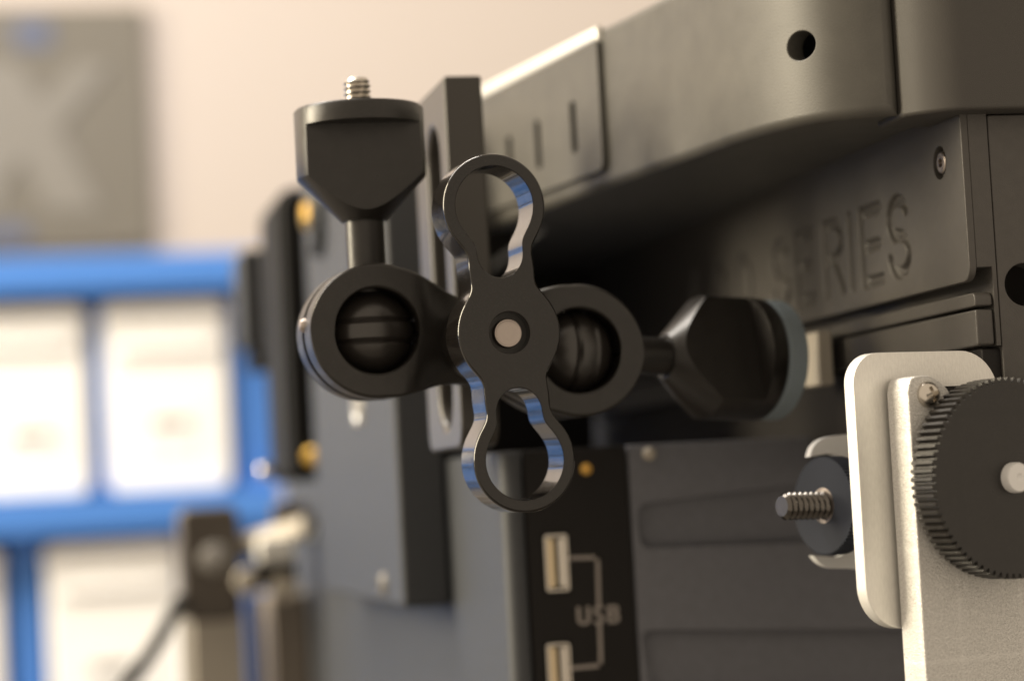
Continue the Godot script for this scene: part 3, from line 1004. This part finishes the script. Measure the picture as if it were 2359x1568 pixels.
func build_arm() -> void:
	# axis of the arm's clamp, pointing at the viewer and to the right
	var knob_front := at(1174, 766, 517)
	var axis_cam := Vector3(sin(deg_to_rad(14.0)), 0.06, cos(deg_to_rad(14.0))).normalized()
	var axis := cam_basis * axis_cam
	var up := cam_basis * Vector3(0.098, 0.995, 0.0)
	var ab := frame(axis, up)
	var pivot := knob_front - axis * 28.0                  # middle of the arm's front face
	var arm := thing("articulated_arm", "black articulated camera arm with wing knob and two ball joints", "camera arm", pivot + Vector3(0, -15, 0))
	# shells
	var front := arm_shell(0.0, -8.2, 3.2)
	part("front_shell", front, mats["black anodised"], arm, xf(ab, pivot))
	var backb := Basis(ab.x, -ab.y, -ab.z)
	part("rear_shell", arm_shell(0.0, -8.2, 3.2), mats["black anodised"], arm, xf(backb, pivot - axis * 19.8))
	part("pivot_core", lathe([Vector2(0, -13), Vector2(8.6, -13), Vector2(8.6, -1), Vector2(8.0, 0), Vector2(8.0, 15.0), Vector2(0, 15.0)], 48), mats["black anodised"], arm, xf(along_y(axis, up), pivot))
	# pin between the shells at the left end
	var pin := ab * Vector3(-23.7 - 14.2, 0.3, -9.9) + pivot
	part("hinge_pin", lathe([Vector2(0, -3), Vector2(1.6, -3), Vector2(1.6, 1.2), Vector2(1.1, 1.9), Vector2(0, 2.1)], 24), mats["steel matt"], arm, xf(along_y(-ab.x, up), pin))
	# wing knob
	var kb := frame(axis, cam_basis * Vector3(-0.112, 0.994, 0.0))
	var outline := symmetric_loop(-38.0, 38.0, [[0, 11.4], [27.6, 11.3], [-27.6, 11.3], [13.9, 7.0], [-13.9, 7.0]], 1.6, 200)
	var h1 := symmetric_loop(12.0, 35.0, [[27.6, 8.6], [16.9, 4.9], [22, 4.6]], 1.0, 90)
	var h2 := PackedVector2Array()
	for q in h1:
		h2.append(Vector2(q.x, -q.y))
	var knob := part("wing_knob", plate(outline, [h1, ccw(h2), circle(Vector2.ZERO, 4.5, 56)], -13.0, 0.0, 0.85, 0.3, [0.0]), mats["knob anodised"], arm, xf(kb, knob_front))
	part("clamp_screw", lathe([Vector2(4.45, -9), Vector2(4.45, -3.6), Vector2(3.15, -3.6), Vector2(3.15, -1.9), Vector2(2.95, -1.5), Vector2(2.75, -1.5), Vector2(2.6, -1.62), Vector2(1.4, -1.66), Vector2(1.2, -1.6), Vector2(0.9, -1.62), Vector2(0, -1.66)], 48), mats["screw face"] if mats.has("screw face") else mats["steel matt"], knob, xf(along_y(axis, up), knob_front))
	part("bore_floor", lathe([Vector2(3.1, -3.4), Vector2(4.6, -3.4)], 48), mats["black anodised"], knob, xf(along_y(axis, up), knob_front))
	# balls and mounting heads
	var bl := pivot + ab * Vector3(-23.7, 0, -9.9)
	var br := pivot + ab * Vector3(23.7, 0, -9.9)
	mounting_head(arm, bl, Vector3.UP, Vector3(sin(deg_to_rad(-1.0)), 0, 1), false)
	var ang := deg_to_rad(27.0)
	mounting_head(arm, br, cam_basis * Vector3(cos(ang), -0.035, -sin(ang)), cam_basis * Vector3(sin(ang), 0.38, cos(ang)), true)

func arm_shell(z_front: float, z_back: float, sink: float) -> ArrayMesh:
	# two flat rings joined by a waist that sinks below them
	var st := begin()
	var R := 15.2
	var hole := 9.7
	var cx := 23.7
	var waist := 9.7
	# stations from the left end to the right end
	var xs := []
	for i in 41:
		xs.append(-cx - R * cos(PI * i / 40.0 * 0.5))
	for i in range(1, 41):
		xs.append(lerpf(-cx, 0.0, i / 40.0))
	var tmp := xs.duplicate()
	for i in 24:
		xs.append(-cx - hole * cos(PI * i / 23.0))
	xs.sort()
	var uniq := [xs[0]]
	for x in xs:
		if x - uniq[-1] > 0.02:
			uniq.append(x)
	var outer := func(x: float) -> float:
		var dx := x + cx
		if dx <= 0.0:
			return sqrt(maxf(R * R - dx * dx, 0.0))
		var c := sqrt(maxf(R * R - dx * dx, 0.0))
		return maxf(c, waist + (14.75 - waist) * (1.0 - smoothstep(3.2, 21.5, dx)))
	var inner := func(x: float) -> float:
		var dx := x + cx
		return sqrt(maxf(hole * hole - dx * dx, 0.0))
	var face := func(x: float, y: float) -> float:
		var dx := x + cx
		return z_front - sink * smoothstep(9.0, 24.0, dx) - 0.035 * smoothstep(7.0, 22.0, dx) * y * y
	var bev := 0.7
	for mir in [-1.0, 1.0]:
		for half in [-1.0, 1.0]:
			var cols := []
			for x in uniq:
				var yi: float = inner.call(x)
				var yo: float = maxf(outer.call(x), yi)
				var room := yo - yi
				var b0 := minf(bev, room * 0.3)
				var bi := minf(0.45, room * 0.3)
				var col := []
				var nrm := []
				var zf: float = face.call(x, yi)
				# hole wall
				if yi > 0.0:
					col.append(Vector3(x, yi, z_back)); col.append(Vector3(x, yi, zf - bi))
				else:
					col.append(Vector3(x, 0, face.call(x, 0.0))); col.append(Vector3(x, 0, face.call(x, 0.0)))
				var ys := yi + (bi if yi > 0.0 else 0.0)
				var ye := yo - b0
				for k in 9:
					var y := lerpf(ys, ye, k / 8.0)
					col.append(Vector3(x, y, face.call(x, y)))
				var ze: float = face.call(x, ye)
				col.append(Vector3(x, yo - b0 * 0.3, ze - b0 * 0.3))
				col.append(Vector3(x, yo, ze - b0))
				col.append(Vector3(x, yo, z_back))
				cols.append(col)
			# faces: strip k between rows; normals smooth within the face rows only
			for i in range(uniq.size() - 1):
				for k in range(cols[i].size() - 1):
					var q := [cols[i][k], cols[i + 1][k], cols[i + 1][k + 1], cols[i][k + 1]]
					var ns := []
					for c in [[i, k], [i + 1, k], [i + 1, k + 1], [i, k + 1]]:
						ns.append(shell_normal(cols, c[0], c[1], k))
					for n in 4:
						q[n] = Vector3(q[n].x * mir, q[n].y * half, q[n].z)
						ns[n] = Vector3(ns[n].x * mir, ns[n].y * half, ns[n].z)
					if mir > 0.0:
						for n in 4:
							q[n].x = -(-q[n].x)
					quad(st, q[0], q[1], q[2], q[3], ns[0], ns[1], ns[2], ns[3])
			# back face
			for i in range(uniq.size() - 1):
				var m := cols[i].size() - 1 as int
				var a := Vector3(uniq[i] * mir, inner.call(uniq[i]) * half, z_back)
				var b := Vector3(uniq[i + 1] * mir, inner.call(uniq[i + 1]) * half, z_back)
				var c := Vector3(uniq[i + 1] * mir, cols[i + 1][m].y * half, z_back)
				var dd := Vector3(uniq[i] * mir, cols[i][m].y * half, z_back)
				var nz := Vector3(0, 0, -1)
				quad(st, a, b, c, dd, nz, nz, nz, nz)
	return st.commit()
func shell_normal(cols: Array, i: int, j: int, strip: int) -> Vector3:
	# strip 0 hole wall, 1 hole edge, 2..9 face, 10.. outer edge and wall
	var i0 := maxi(i - 1, 0)
	var i1 := mini(i + 1, cols.size() - 1)
	var j0 := j
	var j1 := j + 1
	if strip >= 2 and strip <= 9:
		j0 = maxi(j - 1, 2); j1 = mini(j + 1, 10)
	else:
		j0 = strip; j1 = strip + 1
		if strip >= 10:
			j0 = clampi(j - 1, 10, 13); j1 = clampi(j + 1, 10, 13)
	var du: Vector3 = cols[i1][j] - cols[i0][j]
	var dv: Vector3 = cols[i][j1] - cols[i][j0]
	if dv.length() < 1e-4:
		dv = cols[clampi(cols.size() / 2, 0, cols.size() - 1)][j1] - cols[clampi(cols.size() / 2, 0, cols.size() - 1)][j0]
	var n := du.cross(dv)
	if n.length() < 1e-7:
		return Vector3(0, 0, 1)
	n = n.normalized()
	if strip == 0:
		return n if n.y < 0.0 or (absf(n.y) < 0.02) else -n
	if strip >= 10:
		return n if n.y > 0.0 or (absf(n.y) < 1e-3 and n.x < 0.0) else -n
	return n if n.z > 0.0 else -n

func mounting_head(arm: Node3D, ball: Vector3, axis: Vector3, front: Vector3, padded: bool) -> void:
	var b := along_y(axis, front)
	# ball with a raised band
	var prof := []
	for i in 41:
		var a := -PI / 2 + PI * i / 40.0
		var y := 10.15 * sin(a)
		var rr := 10.15 * cos(a)
		if absf(y) < 2.0:
			rr += 0.15
		elif absf(y) < 2.7:
			rr -= 0.75
		prof.append(Vector2(maxf(rr, 0.0), y))
	var bl := part("ball", lathe(prof, 64), mats["ball black"], arm, xf(b, ball))
	var stud := [Vector2(0, 6), Vector2(4.5, 6), Vector2(4.5, 26.5), Vector2(0, 26.5)]
	part("stud", lathe(stud, 48), mats["black anodised"], bl, xf(b, ball))
	# head: cylinder with two milled flats and a conical underside
	var head := CSGCombiner3D.new()
	head.name = "mounting_head"
	arm.add_child(head, true)
	head.global_transform = xf(b, ball)
	var body := CSGMesh3D.new()
	body.mesh = lathe([Vector2(0, 25.6), Vector2(5.3, 25.6), Vector2(14.75, 35.4), Vector2(14.85, 35.8), Vector2(14.85, 51.0), Vector2(14.3, 51.6), Vector2(0, 51.6)], 96)
	body.material = mats["black anodised"]
	head.add_child(body)
	for s in [1.0, -1.0]:
		var cut := CSGBox3D.new()
		cut.operation = CSGShape3D.OPERATION_SUBTRACTION
		cut.size = Vector3(40, 40, 20) * S
		cut.material = mats["black anodised"]
		head.add_child(cut)
		cut.position = Vector3(0, 47.2 - 20.0, s * (7.2 + 10.0)) * S
	if padded:
		part("pad", lathe([Vector2(0, 51.8), Vector2(14.2, 51.8), Vector2(14.6, 52.2), Vector2(14.6, 56.8), Vector2(14.2, 57.2), Vector2(0, 57.2)], 72), mats["grey cloth pad"], bl, xf(b, ball))
		part("threaded_screw", thread(3.17, 57.0, 64.0, 1.27), mats["steel"], bl, xf(b, ball))
	else:
		part("threaded_screw", thread(3.17, 51.0, 58.6, 1.27), mats["steel"], bl, xf(b, ball))

# ------------------------------------------------------------------ aluminium bracket with thumb screws
func build_bracket() -> void:
	var nrm := Vector3(sin(deg_to_rad(16.0)), 0, cos(deg_to_rad(16.0)))
	var b := frame(nrm, Vector3.UP)
	var o := at(2040, 870, 497.0)                    # on the sheet's front face, at the bar's top left
	var t := thing("aluminium_bracket", "bare aluminium bracket with black knurled thumb knob beside the housing", "bracket", o + Vector3(15, -80, 0))
	var loc := func(px: float, py: float, zz: float) -> Vector2:
		var dir := at(px, py, 1.0)
		var p0 := o + nrm * zz
		var w := dir * (nrm.dot(p0) / nrm.dot(dir)) - o
		return Vector2(w.dot(b.x), w.dot(b.y))
	# sheet
	var s0: Vector2 = loc.call(1966, 880, 0.0)
	var s1: Vector2 = loc.call(2300, 880, 0.0)
	var bot: float = loc.call(2035, 1452, 0.0).y
	part("backing_sheet", plate(rrect(s0.x, bot, s1.x, loc.call(2100, 810, 0.0).y, [9, 1, 9.5, 6.5], 10), [], -3.4, 0.0, 0.25), mats["aluminium sheet"], t, xf(b, o))
	# bar
	var b0: Vector2 = loc.call(2090, 866, 8.2)
	part("bar", plate(rrect(b0.x, b0.y - 120, b0.x + 60, b0.y, [0.3, 0.3, 0.3, 1.2], 6), [], 0.7, 8.2, 0.35), mats["aluminium bar"], t, xf(b, o)) if false else part("bar", bar_mesh(b0), mats["aluminium bar"], t, xf(b, o))
	part("spacer", plate(rrect(b0.x + 1.5, b0.y - 118, b0.x + 50, b0.y - 2, 1.0, 3), [], 0.05, 1.0), mats["black panel"], t, xf(b, o))
	# cross-head screw
	var q: Vector2 = loc.call(2143, 908, 9.0)
	var sp := o + b * Vector3(q.x, q.y, 8.2)
	var sb := along_y(nrm, Vector3.UP)
	var scr := CSGCombiner3D.new()
	scr.name = "cross_head_screw"
	t.add_child(scr, true)
	scr.global_transform = xf(sb, sp)
	var head := CSGMesh3D.new()
	head.mesh = lathe([Vector2(0, -4), Vector2(2.7, -4), Vector2(2.7, 0.1), Vector2(2.5, 0.9), Vector2(1.8, 1.6), Vector2(0.9, 1.9), Vector2(0, 1.95)], 36)
	head.material = mats["steel"]
	scr.add_child(head)
	for a in [0.3, 0.3 + PI / 2]:
		var cut := CSGBox3D.new()
		cut.operation = CSGShape3D.OPERATION_SUBTRACTION
		cut.size = Vector3(3.2, 3.0, 0.85) * S
		cut.material = mats["steel"]
		scr.add_child(cut)
		cut.transform = Transform3D(Basis(Vector3.UP, a), Vector3(0, 2.1, 0) * S)
	# knurled knob
	var kc: Vector2 = loc.call(2334, 1100, 17.0)
	var kp := o + b * Vector3(kc.x, kc.y, 17.0)
	var teeth := PackedVector2Array()
	var nt := 76
	for i in nt:
		for k in [[0.0, 19.5], [0.22, 19.5], [0.42, 20.5], [0.80, 20.5]]:
			var an: float = TAU * (i + k[0]) / nt
			teeth.append(Vector2(cos(an), sin(an)) * k[1])
	var kn := part("thumb_knob", plate(teeth, [], -7.0, 0.0, 0.1), mats["black anodised"], t, xf(b, kp))
	part("knob_pin", lathe([Vector2(0, -2), Vector2(3.1, -2), Vector2(3.1, 1.6), Vector2(2.8, 2.1), Vector2(0.9, 2.2), Vector2(0.5, 1.9), Vector2(0, 1.85)], 40), mats["white plastic"], kn, xf(sb, kp))
	part("knob_shaft", lathe([Vector2(0, -12), Vector2(8, -12), Vector2(8, 0), Vector2(0, 0)], 36), mats["black anodised"], kn, xf(sb, kp - nrm * 2.0))
	# second thumb screw, lying across behind the sheet, with its fork
	var ax := cam_basis * Vector3(-0.86, 0.02, 0.50)
	var dp := at(1896, 1164, 540.0)
	var disc := PackedVector2Array()
	for i in 72:
		for k in [[0.0, 10.7], [0.3, 10.7], [0.5, 11.1], [0.8, 11.1]]:
			var an: float = TAU * (i + k[0]) / 72
			disc.append(Vector2(cos(an), sin(an)) * k[1])
	var db := frame(ax, Vector3.UP)
	var ds := part("thumb_screw", plate(disc, [], -5.0, 0.0, 0.0), mats["screw disc"], t, xf(db, dp))
	part("threaded_screw", thread(3.17, -1.0, 11.5, 1.5, 32), mats["dark steel"], ds, xf(along_y(ax, Vector3.UP), dp))
	part("screw_shaft", lathe([Vector2(0, -22), Vector2(4, -22), Vector2(4, 0), Vector2(0, 0)], 32), mats["steel matt"], ds, xf(along_y(ax, Vector3.UP), dp))
	# pale fork around the second screw: a sheet with a round bite open to the left
	var fo := at(1960, 1158, 556.0)
	var lf := func(px: float, py: float) -> Vector2:
		var dir := at(px, py, 1.0)
		var w := dir * (nrm.dot(fo) / nrm.dot(dir)) - fo
		return Vector2(w.dot(b.x), w.dot(b.y))
	var fl := []
	fl.append_array(smooth_curve([lf.call(1866, 1052), lf.call(1876, 1026), lf.call(1902, 1008), lf.call(1955, 1000)], 5))
	fl.append_array([lf.call(2060, 992), lf.call(2060, 1318)])
	fl.append_array(smooth_curve([lf.call(1960, 1309), lf.call(1915, 1308), lf.call(1890, 1297), lf.call(1874, 1279)], 5))
	fl.append_array(smooth_curve([lf.call(1930, 1284), lf.call(1985, 1250), lf.call(2005, 1165), lf.call(1975, 1075), lf.call(1915, 1043)], 6))
	part("fork_plate", plate(to_loop(fl), [], -2.0, 0.0, 0.0), mats["white plastic"], t, xf(b, fo))

func bar_mesh(b0: Vector2) -> ArrayMesh:
	# upright bar whose top end is rounded over towards both sides
	var l := []
	l.append_array([Vector2(b0.x, b0.y - 125), Vector2(b0.x + 70, b0.y - 125), Vector2(b0.x + 70, b0.y - 22)])
	l.append_array(smooth_curve([Vector2(b0.x + 26, b0.y - 18), Vector2(b0.x + 13.5, b0.y - 10), Vector2(b0.x + 10.5, b0.y - 3.5), Vector2(b0.x + 7.0, b0.y - 0.5), Vector2(b0.x + 3.5, b0.y), Vector2(b0.x + 1.0, b0.y - 0.6), Vector2(b0.x, b0.y - 3.0)], 6))
	return plate(to_loop(l), [], 0.9, 8.2, 0.35)
